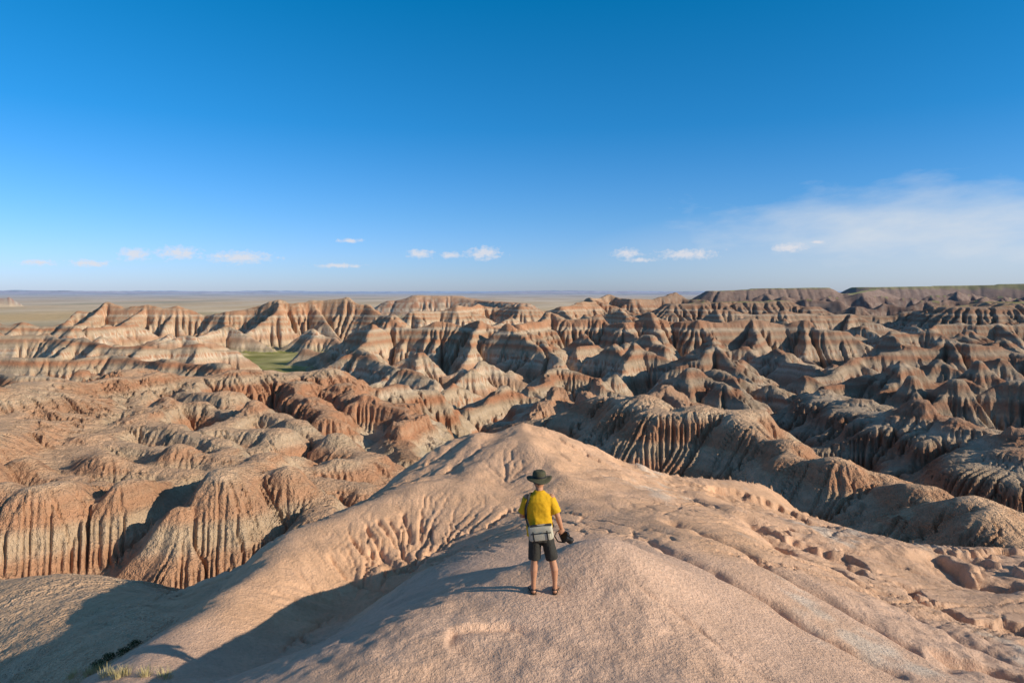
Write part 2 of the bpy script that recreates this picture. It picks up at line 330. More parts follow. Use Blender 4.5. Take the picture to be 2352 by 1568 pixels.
def cut(pts,w,dep,wob=.25,w2=None):
    global H
    pts=[np.array(p) for p in pts]
    pa=np.array(pts); rmin=max(3,np.hypot(pa[:,0],pa[:,1]-OY).min()-3); rmax=np.hypot(pa[:,0],pa[:,1]-OY).max()+3
    sl=slice(int(np.searchsorted(R,rmin)),int(np.searchsorted(R,rmax)))
    xx=X[sl]+wob*perlin(X[sl]/1.6,Y[sl]/1.6,3)+wob*.35*perlin(X[sl]/.4,Y[sl]/.4,4); yy=Y[sl]+wob*perlin(X[sl]/1.6,Y[sl]/1.6,5)
    best,_,sgn=segdist(pts,xx,yy); sgn=np.sign(sgn)
    e0=pts[0]; e1=pts[-1]; al=((xx-e0[0])*(e1[0]-e0[0])+(yy-e0[1])*(e1[1]-e0[1]))/((e1[0]-e0[0])**2+(e1[1]-e0[1])**2)
    fd=sstep(-.02,.2,al)*(1-sstep(.85,1.05,al)) if w2 else 1
    if w2:
        ww=np.where(sgn*w2>0,w*.25,abs(w2)); H[sl]-=(dep*fd*np.exp(-(best/ww)**1.3)).astype(f32)
    else: H[sl]-=(dep*np.exp(-(best/w)**1.3)).astype(f32)
cut(PL([(1480,1240,14.5),(1560,1270,13),(1650,1335,12),(1760,1395,11.4),(1880,1470,10.6),(2050,1560,9.9)]),.13,.17)
cut(PL([(1560,1200,17),(1700,1260,15),(1850,1350,13),(2000,1430,12),(2200,1540,10.8)]),.20,.20)
cut(PL([(1720,1190,20),(1850,1250,17.5),(2000,1340,15),(2150,1420,13.2),(2352,1520,11.8)]),.22,.18)
cut(PL([(1770,1215,19),(1850,1260,17),(1960,1300,16)]),.35,.6,.2,-.9)
cut(PL([(2130,1275,21),(2230,1310,19),(2400,1350,18)]),.4,.5,.25,-1.0)
cut(PL([(2150,1480,11.5),(2260,1500,11.3),(2400,1540,10.8)]),.2,.32,.25,-.6)
cut(PL([(1480,1380,10),(1560,1420,9.6),(1640,1490,9.0),(1760,1568,8.4)]),.05,.05)
cut(PL([(1020,1530,8.2),(1060,1450,8.8),(1180,1432,9),(1250,1448,8.9)]),.10,.09,.2,-.4)
base_=(945,1325,17.2)
def rill(l,w=.05,dep=.09): cut(PL(l),w,dep,.18)
for l in [[(900,1225,19.5),(925,1270,18.2),base_],[(960,1230,19.2),(952,1280,18),base_],[(850,1245,19),(890,1290,17.8),base_],[(1010,1240,18.6),(975,1290,17.8),base_],[(1030,1290,17.6),(985,1310,17.3),base_],[(810,1270,18.3),(870,1300,17.6),base_],[(930,1220,19.8),(938,1260,18.6)],[(880,1225,19.4),(910,1262,18.4)],[(985,1228,19.2),(962,1262,18.5)],[(860,1280,18),(900,1305,17.5)],[(760,1290,17.5),(860,1320,16.8),(930,1350,16.2)]]: rill(l,.06,.15)
# far plain and distant badlands on the horizon
wf=sstep(1500,3000,RR)
far_h=-55+1.5*perlin(X/400,Y/400,2)+6*np.clip(perlin(X/300,Y/500,5)-.35,0,1)*sstep(1500,2500,RR)+ (sstep(9000,13000,RR)*(1-sstep(26000,34000,RR))*(25+40*np.clip(perlin(X/2600,Y/1500,3)+.25,0,1)+16*np.abs(perlin(X/350,Y/500,4)))*sstep(-.25,.25,perlin(X/5000,Y/6000,6)+.15)).astype(f32)+sstep(34000,60000,RR)*10
mesa=H>-49
H=np.where(mesa&(RR<3400),H,H*(1-wf)+far_h*wf).astype(f32)
PX,PY=.47,9.7
def hat(x,y):
    r=math.hypot(x,y-OY); t=math.atan2(x,y-OY)
    i=int(np.clip(np.searchsorted(R,r)-1,0,NR-2)); j=int(np.clip(np.searchsorted(TH,t)-1,0,NT-2))
    a=(r-R[i])/(R[i+1]-R[i]); b=(t-TH[j])/(TH[j+1]-TH[j])
    return float(H[i,j]*(1-a)*(1-b)+H[i+1,j]*a*(1-b)+H[i,j+1]*(1-a)*b+H[i+1,j+1]*a*b)
def hit(u,v,d0=6,d1=600):
    d=d0
    while d<d1:
        x,y,z=P(u,v,d)
        if z<hat(x,y): return x,y
        d*=1.004
    return None
PZ=hat(PX,PY)
w=np.exp(-(np.hypot(X-PX,Y-PY)/.42)**4).astype(f32)
H=H*(1-w)+f32(PZ)*w+w*.004*perlin(X/.06,Y/.06,1)
print('height done',time.time()-T0,'PZ',PZ)
# ---------- colours ----------
gx,gy=grad(H,0,NR); g=np.sqrt(gx*gx+gy*gy)
def lerp(a,b,t): return a+(b-a)*t[...,None]
def C(*a): return np.array(a,dtype=f32)
band=n1(.4,1)*.35+n1(1.1,2)*.45+n1(2.5,3)*.2
band=np.clip((band-.3)/.4,0,1)
red=np.clip((n1(1.9,4)-.58)*8,0,1)*np.clip((zt+50)/10,0,1)*np.clip((n1(.5,9)+.25),0,1)
for z0,wd in [(-16.4,.6),(-19.3,.9),(-22.4,.6),(-26.5,1.1),(-31,1.0),(-12.9,.5),(-36.5,.8)]: red=np.maximum(red,np.exp(-((zt-z0)/wd)**4))
white=np.clip((n1(1.1,8)-.6)*6,0,1)
zz=H+1.2*perlin(X/70,Y/70,12)+.25*perlin(X/7,Y/7,13)+ .08*perlin(X/1.5,Y/1.5,1)
idx=np.clip(((zz+80)/.1).astype(np.int32),0,len(zt)-1)
B=band[idx].astype(f32); RD=red[idx].astype(f32); WH=white[idx].astype(f32)
tan=C(.61,.46,.315); dark=C(.41,.285,.185); redc=C(.45,.20,.105); pale=C(.73,.595,.44); sand=C(.76,.475,.285); pink=C(.71,.465,.33)
col=lerp(dark,tan,B)
col=lerp(col,pale[None,None],WH*.7)
rp=.9+.35*perlin(X/50,Y/50,2)
col=lerp(col,redc[None,None],RD*np.clip(rp,.45,.95)*(.85+.15*sstep(90,160,RR)))
flat=1-sstep(.3,.75,g+.2*perlin(X/5,Y/5,3))
top=sstep(-26,-13,H)
col=lerp(col,sand[None,None],np.clip(flat*(.12+.55*top)+.12*top*(1-sstep(100,250,RR)),0,1))
hi=sstep(-24,-12,H+3*perlin(X/25,Y/25,7))*sstep(250,420,RR)
col=lerp(col,C(.56,.32,.185)[None,None],hi*.34)
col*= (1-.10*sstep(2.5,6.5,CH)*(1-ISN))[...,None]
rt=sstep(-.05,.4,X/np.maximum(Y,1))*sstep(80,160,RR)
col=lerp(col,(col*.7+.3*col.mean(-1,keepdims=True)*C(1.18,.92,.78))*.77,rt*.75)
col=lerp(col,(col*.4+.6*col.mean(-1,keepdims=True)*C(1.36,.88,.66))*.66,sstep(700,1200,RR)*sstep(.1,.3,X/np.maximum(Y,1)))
pn=perlin(X/3.1,Y/3.1,6)+.5*perlin(X/.9,Y/.9,7)
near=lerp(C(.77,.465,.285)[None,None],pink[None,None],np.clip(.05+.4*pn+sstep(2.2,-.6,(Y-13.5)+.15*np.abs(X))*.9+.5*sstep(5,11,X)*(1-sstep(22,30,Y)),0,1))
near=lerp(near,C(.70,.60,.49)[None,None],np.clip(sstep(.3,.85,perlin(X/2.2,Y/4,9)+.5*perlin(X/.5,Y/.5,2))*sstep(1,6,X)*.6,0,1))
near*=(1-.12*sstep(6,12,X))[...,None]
nz=ISN*sstep(-16,-12,H)
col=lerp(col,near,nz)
fr=1-relief
grassy=np.clip(perlin(X/38,Y/38,5)+.5*perlin(X/9,Y/9,6),-1,1)
col=lerp(col,C(.42,.35,.22)[None,None],fr*sstep(60,150,RR)*.8)
pl=sstep(1100,1600,RR)*(H<-46)
plc=lerp(C(.70,.47,.22)[None,None],C(.76,.56,.33)[None,None],np.clip(.5+perlin(X/300,Y/900,1)+.5*perlin(X/90,Y/200,2),0,1))
plc=lerp(plc,C(.50,.38,.18)[None,None],sstep(.15,.7,perlin(X/500,Y/900,8)))
col=lerp(col,plc,pl)
fb=sstep(8000,10000,RR)*sstep(-45,-25,H); col=lerp(col,C(.72,.48,.38)[None,None],fb*.8)
gz=sstep(5.0,6.5,H+.8*perlin(X/40,Y/40,3))*sstep(1400,1450,RR); col=lerp(col,C(.30,.27,.10)[None,None],gz*.8)
HAZE_C=C(.34,.50,.76)
haze_mix=1-np.exp(-np.maximum(RR-900,0)/12000); col=lerp(col,HAZE_C[None,None],np.clip(haze_mix,0,.88))  # aerial haze painted into the vertex colour, bluer with distance
def ell(u,v,d,rx,ry):
    x,y,_=P(u,v,d); return 1-((X-x+6*perlin(X/14,Y/14,2))/rx)**2-((Y-y+10*perlin(X/17,Y/17,3))/ry)**2
gm=np.maximum.reduce([ell(625,822,505,60,120),ell(830,788,620,30,60),ell(1175,895,372,28,40),ell(1500,910,330,25,35),ell(1700,970,258,14,20)])
GR=(gm>0)&(H<-45.5)&(g<.35)
GR|=(RR>700)&(H>-16)&(g<.16)&(X/np.maximum(Y,1)>.25)
gc=lerp(C(.26,.25,.075)[None,None],C(.48,.41,.18)[None,None],np.clip(.45+grassy*.9,0,1)); gc=lerp(gc,HAZE_C[None,None],haze_mix)  # grass colour carries the same painted haze
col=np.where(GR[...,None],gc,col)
print('colour done',time.time()-T0)
# ---------- materials ----------
def nodes(m): return m.node_tree.nodes,m.node_tree.links
def terrain_mat(name,sc1,sc2,bs,bd,var=.22,rough=.95):
    m=bpy.data.materials.new(name); m.use_nodes=True; N,Lk=nodes(m); b=N['Principled BSDF']; b.inputs['Roughness'].default_value=rough
    b.inputs['Specular IOR Level'].default_value=.06
    at=N.new('ShaderNodeAttribute'); at.attribute_name='Col'
    geo=N.new('ShaderNodeNewGeometry')
    def nz(s,d,r=.6):
        t=N.new('ShaderNodeTexNoise'); t.inputs['Scale'].default_value=s; t.inputs['Detail'].default_value=d; t.inputs['Roughness'].default_value=r; Lk.new(geo.outputs['Position'],t.inputs['Vector']); return t
    n1=nz(sc1,3); n2=nz(sc2,4,.75)
    mr=N.new('ShaderNodeMapRange'); mr.inputs[1].default_value=.3; mr.inputs[2].default_value=.7; mr.inputs[3].default_value=1-var; mr.inputs[4].default_value=1+var; Lk.new(n1.outputs['Fac'],mr.inputs[0])
    mr2=N.new('ShaderNodeMapRange'); mr2.inputs[1].default_value=.3; mr2.inputs[2].default_value=.7; mr2.inputs[3].default_value=1-var; mr2.inputs[4].default_value=1+var; Lk.new(n2.outputs['Fac'],mr2.inputs[0])
    mu=N.new('ShaderNodeMath'); mu.operation='MULTIPLY'; Lk.new(mr.outputs[0],mu.inputs[0]); Lk.new(mr2.outputs[0],mu.inputs[1])
    vm=N.new('ShaderNodeVectorMath'); vm.operation='SCALE'; Lk.new(at.outputs['Color'],vm.inputs[0]); Lk.new(mu.outputs[0],vm.inputs['Scale'])
    Lk.new(vm.outputs[0],b.inputs['Base Color'])
    bp=N.new('ShaderNodeBump'); bp.inputs['Strength'].default_value=bs; bp.inputs['Distance'].default_value=bd; Lk.new(n2.outputs['Fac'],bp.inputs['Height']); Lk.new(bp.outputs[0],b.inputs['Normal'])
    return m
m_near=terrain_mat('crumbly_clay',1.3,13,1.0,.06,.12)
m_hill=terrain_mat('layered_badland_rock',.12,1.3,1.0,.7,.12)
m_grass=terrain_mat('short_prairie_grass',.05,1.5,.5,.3,.25)
m_plain=terrain_mat('dry_plain',.002,.03,.2,1,.15)
idxg=np.arange(NR*NT,dtype=np.int64).reshape(NR,NT)
qd=np.stack([idxg[:-1,:-1],idxg[:-1,1:],idxg[1:,1:],idxg[1:,:-1]],-1)
cls=np.full((NR-1,NT-1),1,np.int8)
cls[R[:-1]>1900]=2
nearq=(ISN[:-1,:-1]>.5)&(R[:-1,None]<75); cls[nearq]=0
cls[GR[:-1,:-1]&(R[:-1,None]<3000)]=3
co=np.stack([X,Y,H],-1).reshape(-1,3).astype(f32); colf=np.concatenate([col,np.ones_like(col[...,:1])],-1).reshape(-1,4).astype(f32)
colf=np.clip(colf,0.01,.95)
def build(name,c_,mat,kind,label,cat):
    f=qd[cls==c_].reshape(-1,4)
    if len(f)==0: return
    used=np.zeros(NR*NT,bool); used[f.ravel()]=True
    mp=np.cumsum(used)-1; ff=mp[f].astype(np.int32); ff=ff[:,::-1]
    me=bpy.data.meshes.new(name); nv=int(used.sum()); nf=len(ff)
    me.vertices.add(nv); me.vertices.foreach_set('co',co[used].ravel())
    me.loops.add(nf*4); me.loops.foreach_set('vertex_index',np.ascontiguousarray(ff).ravel())
    me.polygons.add(nf); me.polygons.foreach_set('loop_start',np.arange(nf,dtype=np.int32)*4)
    me.update(calc_edges=True)
    me.polygons.foreach_set('use_smooth',np.ones(nf,bool))
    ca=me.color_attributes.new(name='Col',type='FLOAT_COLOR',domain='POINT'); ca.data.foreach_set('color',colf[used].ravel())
    me.materials.append(mat); o=bpy.data.objects.new(name,me); COL.objects.link(o)
    o['kind']=kind; o['label']=label; o['category']=cat
    return o
build('ridge',0,m_near,'structure','smooth pinkish clay ridge in the foreground','ridge')
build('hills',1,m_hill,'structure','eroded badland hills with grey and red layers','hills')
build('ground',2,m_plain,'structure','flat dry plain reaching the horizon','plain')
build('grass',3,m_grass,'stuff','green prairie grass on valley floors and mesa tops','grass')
print('mesh done',time.time()-T0)

# ---------- generic helpers for things ----------
def mat(name,colr,rough=.8,var=.12,scale=30,bump=0,spec=.3,metal=0):
    m=bpy.data.materials.new(name); m.use_nodes=True; N,Lk=nodes(m); b=N['Principled BSDF']; b.inputs['Roughness'].default_value=rough; b.inputs['Specular IOR Level'].default_value=spec; b.inputs['Metallic'].default_value=metal
    tc=N.new('ShaderNodeTexCoord'); t=N.new('ShaderNodeTexNoise'); t.inputs['Scale'].default_value=scale; t.inputs['Detail'].default_value=5; Lk.new(tc.outputs['Object'],t.inputs['Vector'])
    mr=N.new('ShaderNodeMapRange'); mr.inputs[1].default_value=.3; mr.inputs[2].default_value=.7; mr.inputs[3].default_value=1-var; mr.inputs[4].default_value=1+var; Lk.new(t.outputs['Fac'],mr.inputs[0])
    vm=N.new('ShaderNodeVectorMath'); vm.operation='SCALE'; vm.inputs[0].default_value=colr; Lk.new(mr.outputs[0],vm.inputs['Scale']); Lk.new(vm.outputs[0],b.inputs['Base Color'])
    if bump:
        bp=N.new('ShaderNodeBump'); bp.inputs['Strength'].default_value=bump; bp.inputs['Distance'].default_value=.01; Lk.new(t.outputs['Fac'],bp.inputs['Height']); Lk.new(bp.outputs[0],b.inputs['Normal'])
    return m
MS=mat('tanned_skin',(.50,.245,.14),.6,.08,20); MY=mat('yellow_cotton',(.66,.36,.010),.85,.06,60,.2); MB=mat('dark_shorts_cloth',(.032,.030,.026),.8,.2,50,.2)
MH=mat('dark_olive_felt',(.075,.070,.040),.9,.2,60,.3); MK=mat('black_webbing',(.014,.014,.015),.6,.2,80); MHR=mat('grey_brown_hair',(.09,.07,.055),.8,.3,150,.5)
MBG=mat('khaki_grey_canvas',(.50,.45,.34),.85,.1,120,.3); MBD=mat('dark_grey_canvas',(.06,.06,.058),.8,.1,120,.3); MCB=mat('black_camera_plastic',(.012,.012,.013),.45,.1,100); MGL=mat('lens_glass',(.02,.02,.03),.05,0,10,0,.8); MSO=mat('brown_sandal_rubber',(.05,.03,.02),.7,.2,60)
MEY=mat('eye_white',(.7,.68,.65),.3,0,10); MIR=mat('dark_iris',(.03,.02,.015),.2,0,10); MLP=mat('lips',(.35,.12,.09),.5,.05,40)
def tube(bm,pts,rad,seg=14,cap='round',ref=(0,1,0)):
    pts=[Vector(p) for p in pts]; rad=[r if isinstance(r,tuple) else (r,r) for r in rad]
    P_=[];Rd=[];Tn=[]
    for i,p in enumerate(pts):
        a=pts[max(0,i-1)]; b=pts[min(len(pts)-1,i+1)]; t=(b-a).normalized()
        P_.append(p);Rd.append(rad[i]);Tn.append(t)
    if cap=='round':
        t=Tn[0]; r=Rd[0]; m=min(r)
        pre=[(P_[0]-t*m*math.sin(a),(r[0]*math.cos(a),r[1]*math.cos(a)),t) for a in (1.3,.9,.45)]
        t2=Tn[-1]; r2=Rd[-1]; m2=min(r2)
        post=[(P_[-1]+t2*m2*math.sin(a),(r2[0]*math.cos(a),r2[1]*math.cos(a)),t2) for a in (.45,.9,1.3)]
        al=pre+list(zip(P_,Rd,Tn))+post
    else: al=list(zip(P_,Rd,Tn))
    rings=[]; rf=Vector(ref)
    for p,r,t in al:
        n2=rf-t*rf.dot(t)
        if n2.length<.05: n2=Vector((1,0,0))-t*t.x
        n2.normalize(); n1_=n2.cross(t).normalized()
        rings.append([bm.verts.new(p+n1_*r[0]*math.cos(2*math.pi*k/seg)+n2*r[1]*math.sin(2*math.pi*k/seg)) for k in range(seg)])
    for a,b in zip(rings[:-1],rings[1:]):
        for k in range(seg): bm.faces.new((a[k],a[(k+1)%seg],b[(k+1)%seg],b[k]))
    bm.faces.new(rings[0][::-1]); bm.faces.new(rings[-1])
def loft(bm,secs,seg=24,pw=2.3):
    rings=[]
    for (z,cx,cy,rx,ry) in secs:
        ring=[]
        for k in range(seg):
            a=2*math.pi*k/seg; ca,sa=math.cos(a),math.sin(a)
            ring.append(bm.verts.new((cx+rx*math.copysign(abs(ca)**(2/pw),ca),cy+ry*math.copysign(abs(sa)**(2/pw),sa),z)))
        rings.append(ring)
    for a,b in zip(rings[:-1],rings[1:]):
        for k in range(seg): bm.faces.new((a[k],a[(k+1)%seg],b[(k+1)%seg],b[k]))
    bm.faces.new(rings[0][::-1]); bm.faces.new(rings[-1])
def ball(bm,c_,r,s=(1,1,1),sub=3):
    m=Matrix.Translation(c_)@Matrix.Diagonal((r*s[0],r*s[1],r*s[2],1)); bmesh.ops.create_icosphere(bm,subdivisions=sub,radius=1,matrix=m)
def box(bm,c_,s,bev=.01,rot=None):
    M=Matrix.Translation(c_)@(rot.to_4x4() if rot else Matrix())@Matrix.Diagonal((s[0],s[1],s[2],1))
    g_=bmesh.ops.create_cube(bm,size=1,matrix=M); es=set()
    for v in g_['verts']: es.update(v.link_edges)
    if bev: bmesh.ops.bevel(bm,geom=list(es),offset=bev,segments=3,profile=.5,affect='EDGES')
def finish(name,bm,m,parent=None,smooth=True,remesh=0,sm=0,disp=None):
    bmesh.ops.recalc_face_normals(bm,faces=bm.faces)
    me=bpy.data.meshes.new(name); bm.to_mesh(me); bm.free(); o=bpy.data.objects.new(name,me); COL.objects.link(o)
    if remesh:
        r=o.modifiers.new('r','REMESH'); r.mode='VOXEL'; r.voxel_size=remesh
        if sm: s_=o.modifiers.new('s','SMOOTH'); s_.iterations=sm; s_.factor=.5
        dg=bpy.context.evaluated_depsgraph_get(); me2=bpy.data.meshes.new_from_object(o.evaluated_get(dg)); o.modifiers.clear(); o.data=me2; bpy.data.meshes.remove(me); me=me2; me.name=name
    if disp:
        ns=[v.normal.copy() for v in me.vertices]
        for v,n_ in zip(me.vertices,ns): v.co+=n_*disp(v.co)
    me.materials.clear(); me.materials.append(m)
    me.polygons.foreach_set('use_smooth',np.full(len(me.polygons),smooth)); me.update()
    if parent: o.parent=parent
    return o
def empty(name,loc,label,cat,group=None,rot=(0,0,0)):
    o=bpy.data.objects.new(name,None); COL.objects.link(o); o.location=loc; o.rotation_euler=rot; o['label']=label; o['category']=cat
    if group:o['group']=group
    return o
# ---------- person ----------
per=empty('person',(PX,PY,PZ),'person in yellow t-shirt, dark shorts and wide hat standing on the clay ridge','person')
hx=-.075
bm=bmesh.new()
for s in(-1,1):
    fx=s*.155; 
    tube(bm,[(hx*.7+s*.085,0,.93),(hx*.45+s*.105,.0,.72),(hx*.15+s*.13,.005,.50),(fx-.004*s,-.018,.36),(fx,-.012,.2),(fx,-.01,.085)],[.092,.078,.052,.054,.037,.032])
    tube(bm,[(fx,-.035,.045),(fx+s*.01,.05,.045),(fx+s*.025,.13,.035),(fx+s*.03,.18,.028)],[(.032,.03),(.036,.032),(.044,.022),(.040,.016)],ref=(0,0,1))
    for k in range(5):
        a=fx+s*.028+ (k-2)*.0175
        tube(bm,[(a-.0,.175,.026),(a+s*.004,.215-.008*abs(k-(1 if s>0 else 3)),.018)],[.010,.008],8)
loft(bm,[(.84,hx*.7,0,.15,.10),(.93,hx*.8,-.01,.155,.115),(1.05,hx,.0,.140,.10),(1.18,hx,.0,.148,.105),(1.32,hx,-.01,.165,.115),(1.42,hx,-.01,.162,.10),(1.48,hx,0,.10,.07)])
tube(bm,[(hx,-.01,1.44),(hx,.015,1.54),(hx,.03,1.60)],[.066,.054,.052])
hc=Vector((hx,.04,1.665))
ball(bm,hc,.1,(.78,.95,1.15)); ball(bm,hc+Vector((0,.045,-.06)),.06,(.85,.9,.9))
tube(bm,[hc+Vector((0,.085,.02)),hc+Vector((0,.112,-.02))],[.009,.015],8)
for s in(-1,1): ball(bm,hc+Vector((s*.08,-.002,-.005)),.03,(.35,.7,1.1),2)
shR=(hx+.175,-.01,1.43); elR=(hx+.265,-.05,1.17); wrR=(hx+.325,.04,.965)
shL=(hx-.175,-.01,1.43); elL=(hx-.25,.02,1.15); wrL=(hx-.09,.20,1.10)
tube(bm,[shR,tuple((Vector(shR)+Vector(elR))/2),elR,tuple((Vector(elR)*.6+Vector(wrR)*.4)),wrR],[.056,.05,.039,.040,.027])
tube(bm,[shL,tuple((Vector(shL)+Vector(elL))/2),elL,tuple((Vector(elL)*.6+Vector(wrL)*.4)),wrL],[.056,.05,.039,.040,.027])
def hand(bm,w,d,palm_n,curl,side):
    w=Vector(w); d=Vector(d).normalized(); pn=Vector(palm_n); pn=(pn-d*pn.dot(d)).normalized(); sd=d.cross(pn).normalized()*side
    tube(bm,[w-d*.01,w+d*.04,w+d*.085],[(.024,.02),(.037,.016),(.038,.013)],12,ref=tuple(pn))
    for k,(o_,L) in enumerate([(-.029,.072),(-.010,.082),(.010,.076),(.028,.06)]):
        b=w+d*.085+sd*o_; a1=curl*.5; a2=curl*1.1; a3=curl*1.6
        def dr(a): return d*math.cos(a)+pn*math.sin(a)
        p1=b+dr(a1)*L*.45; p2=p1+dr(a2)*L*.33; p3=p2+dr(a3)*L*.25
        tube(bm,[b-d*.02,b,p1,p2,p3],[.0095,.0095,.0088,.008,.0065],8)
    b=w+d*.03-sd*.028; p1=b-sd*.022+d*.028+pn*.01; p2=p1+d*.022+pn*.018; p3=p2+d*.012+pn*.016
    tube(bm,[w+d*.02-sd*.015,b,p1,p2,p3],[.013,.012,.0105,.0095,.007],8)
dR=Vector((.22,.12,-.95)); hand(bm,wrR,dR,(-.3,.9,.1),1.15,1)
hand(bm,wrL,Vector((.85,.35,0)),(.2,-.5,-.8),.7,-1)
body=finish('body',bm,MS,per,True,.0048,3)
for s in(-1,1):
    bm=bmesh.new(); ball(bm,hc+Vector((s*.031,.083,.012)),.0115); ey=finish('eye',bm,MEY,per)
    bm=bmesh.new(); ball(bm,hc+Vector((s*.031,.0915,.012)),.0055,sub=2); finish('iris',bm,MIR,ey)
bm=bmesh.new(); ball(bm,hc+Vector((0,.096,-.052)),.02,(1.1,.3,.3),2); finish('mouth',bm,MLP,per)
bm=bmesh.new(); ball(bm,hc+Vector((0,-.012,.02)),.1,(.82,.92,1.1)); 
for v in list(bm.verts):
    if v.co.z<hc.z-.065: v.co.z=hc.z-.065; v.co.x=hx+(v.co.x-hx)*.8
finish('hair',bm,MHR,per,disp=lambda c_:.004*mnoise.noise(c_*60))
bm=bmesh.new()
loft(bm,[(.865,hx*.85,0,.186,.146),(.95,hx*.9,-.005,.188,.148),(1.05,hx,-.005,.182,.142),(1.18,hx,-.005,.186,.140),(1.30,hx,-.012,.198,.142),(1.40,hx,-.012,.208,.132),(1.455,hx,-.008,.182,.115),(1.495,hx,0,.115,.09),(1.535,hx,.008,.070,.07)],28,2.2)
for s,e in((1,elR),(-1,elL)):
    sh=Vector((hx+s*.15,-.01,1.42)); e=Vector(e)
    tube(bm,[sh,sh.lerp(e,.45),sh.lerp(e,.84)],[.085,.084,.080],18,'flat')
def fold(c_):
    return .013*mnoise.noise(Vector((c_.x*8,c_.y*8,c_.z*4+c_.x*5)))+.005*math.sin(c_.z*28+c_.x*30+6*mnoise.noise(c_*6))*max(0,min(1,(1.25-c_.z)*3))+.004*mnoise.noise(c_*22)
finish('shirt',bm,MY,per,True,.008,6,fold)
bm=bmesh.new()
loft(bm,[(.80,hx*.7,0,.168,.130),(.90,hx*.75,-.012,.172,.136),(1.0,hx*.85,-.005,.160,.125)])
for s in(-1,1): tube(bm,[(hx*.65+s*.086,-.005,.86),(hx*.45+s*.106,-.005,.70),(hx*.2+s*.13,-.005,.525)],[(.095,.118),(.094,.110),(.094,.102)],20,'flat')
finish('shorts',bm,MB,per,True,.008,2,lambda c_:.007*mnoise.noise(Vector((c_.x*14,c_.y*14,c_.z*6)))+.003*mnoise.noise(c_*35))
bm=bmesh.new(); seg=48; hb=hc+Vector((0,-.01,.045))
prof=[(.100,-.012),(.103,0),(.130,-.006),(.165,-.014),(.193,-.020),(.195,-.014),(.165,-.006),(.130,.003),(.107,.010),(.104,.04),(.100,.075),(.088,.098),(.06,.110),(.03,.104),(.001,.101)]
rings=[]
for r,z in prof:
    rings.append([bm.verts.new(hb+Vector((r*math.cos(a)*.95,r*math.sin(a),z+max(0,(r-.1))*(.28*math.cos(2*a)+.12*math.sin(3*a+1))))) for a in [2*math.pi*k/seg for k in range(seg)]])
for a,b in zip(rings[:-1],rings[1:]):
    for k in range(seg): bm.faces.new((a[k],a[(k+1)%seg],b[(k+1)%seg],b[k]))
bm.faces.new(rings[-1])
ht=finish('hat',bm,MH,per)
bm=bmesh.new()
rb=[[bm.verts.new(hb+Vector((r*math.cos(a)*.95,r*math.sin(a),z))) for a in [2*math.pi*k/seg for k in range(seg)]] for r,z in[(.108,.012),(.1095,.014),(.107,.034),(.104,.036)]]
for a,b in zip(rb[:-1],rb[1:]):
    for k in range(seg): bm.faces.new((a[k],a[(k+1)%seg],b[(k+1)%seg],b[k]))
finish('hat_band',bm,MK,ht)
bm=bmesh.new(); tube(bm,[hb+Vector((-.09,-.02,-.01)),hb+Vector((-.075,-.06,-.07)),hb+Vector((-.04,-.075,-.13)),hb+Vector((-.02,-.08,-.17))],[.003]*4,6); finish('chin_cord',bm,MK,ht)
for s in(-1,1):
    fx=s*.155
    bm=bmesh.new(); tube(bm,[(fx-s*.003,-.055,.012),(fx+s*.008,.05,.012),(fx+s*.022,.14,.012),(fx+s*.03,.2,.012)],[(.036,.012),(.038,.012),(.050,.012),(.042,.012)],16,ref=(0,0,1))
    so=finish('sandal',bm,MSO,per)
    for (y,z0,w_) in [(-.02,.075,.040),(.06,.07,.046),(.13,.055,.051)]:
        bm=bmesh.new(); cx=fx+s*(.01+y*.12)
        tube(bm,[(cx-w_,y,.018),(cx-w_*.85,y,z0*.7),(cx,y+.005,z0+.012),(cx+w_*.85,y,z0*.7),(cx+w_,y,.018)],[(.004,.012)]*5,8,ref=(0,1,0)); finish('strap',bm,MK,so)
    bm=bmesh.new(); tube(bm,[(fx-.036,0,.06),(fx-.03,-.04,.065),(fx,-.052,.068),(fx+.03,-.04,.065),(fx+.036,0,.06)],[(.004,.011)]*5,8,ref=(0,0,1)); finish('heel_strap',bm,MK,so)
bag=empty('shoulder_bag',(PX,PY,PZ),'khaki grey canvas shoulder bag with black strap hanging at the lower back of the person','bag')
rt_=Matrix.Rotation(math.radians(-9),3,'Y')@Matrix.Rotation(math.radians(-8),3,'Z')
bc=Vector((hx+.015,-.205,.985))
def slouch(c_): return .010*mnoise.noise(c_*9)+.003*mnoise.noise(c_*25)
bm=bmesh.new(); box(bm,bc,(.35,.11,.215),.035,rt_); bmesh.ops.subdivide_edges(bm,edges=bm.edges[:],cuts=2,use_grid_fill=True); finish('pouch',bm,MBG,bag,disp=slouch)
bm=bmesh.new(); box(bm,bc+Vector((0,-.058,-.045)),(.29,.03,.11),.012,rt_); pk=finish('front_pocket',bm,MBG,bag)
bm=bmesh.new(); box(bm,bc+Vector((0,-.070,.008)),(.29,.012,.016),.004,rt_); finish('zip',bm,MBD,pk)
bm=bmesh.new(); box(bm,bc+Vector((0.0,-.003,.10)),(.31,.08,.022),.009,rt_); finish('top_panel',bm,MBD,bag)
bm=bmesh.new(); box(bm,bc+Vector((-.0,.0,-.102)),(.29,.09,.02),.008,rt_); finish('bottom_panel',bm,MBD,bag)
for s in(-.10,.10):
    bm=bmesh.new(); box(bm,bc+rt_@Vector((s,-.078,-.03)),(.018,.006,.15),.002,rt_); finish('webbing',bm,MK,bag)
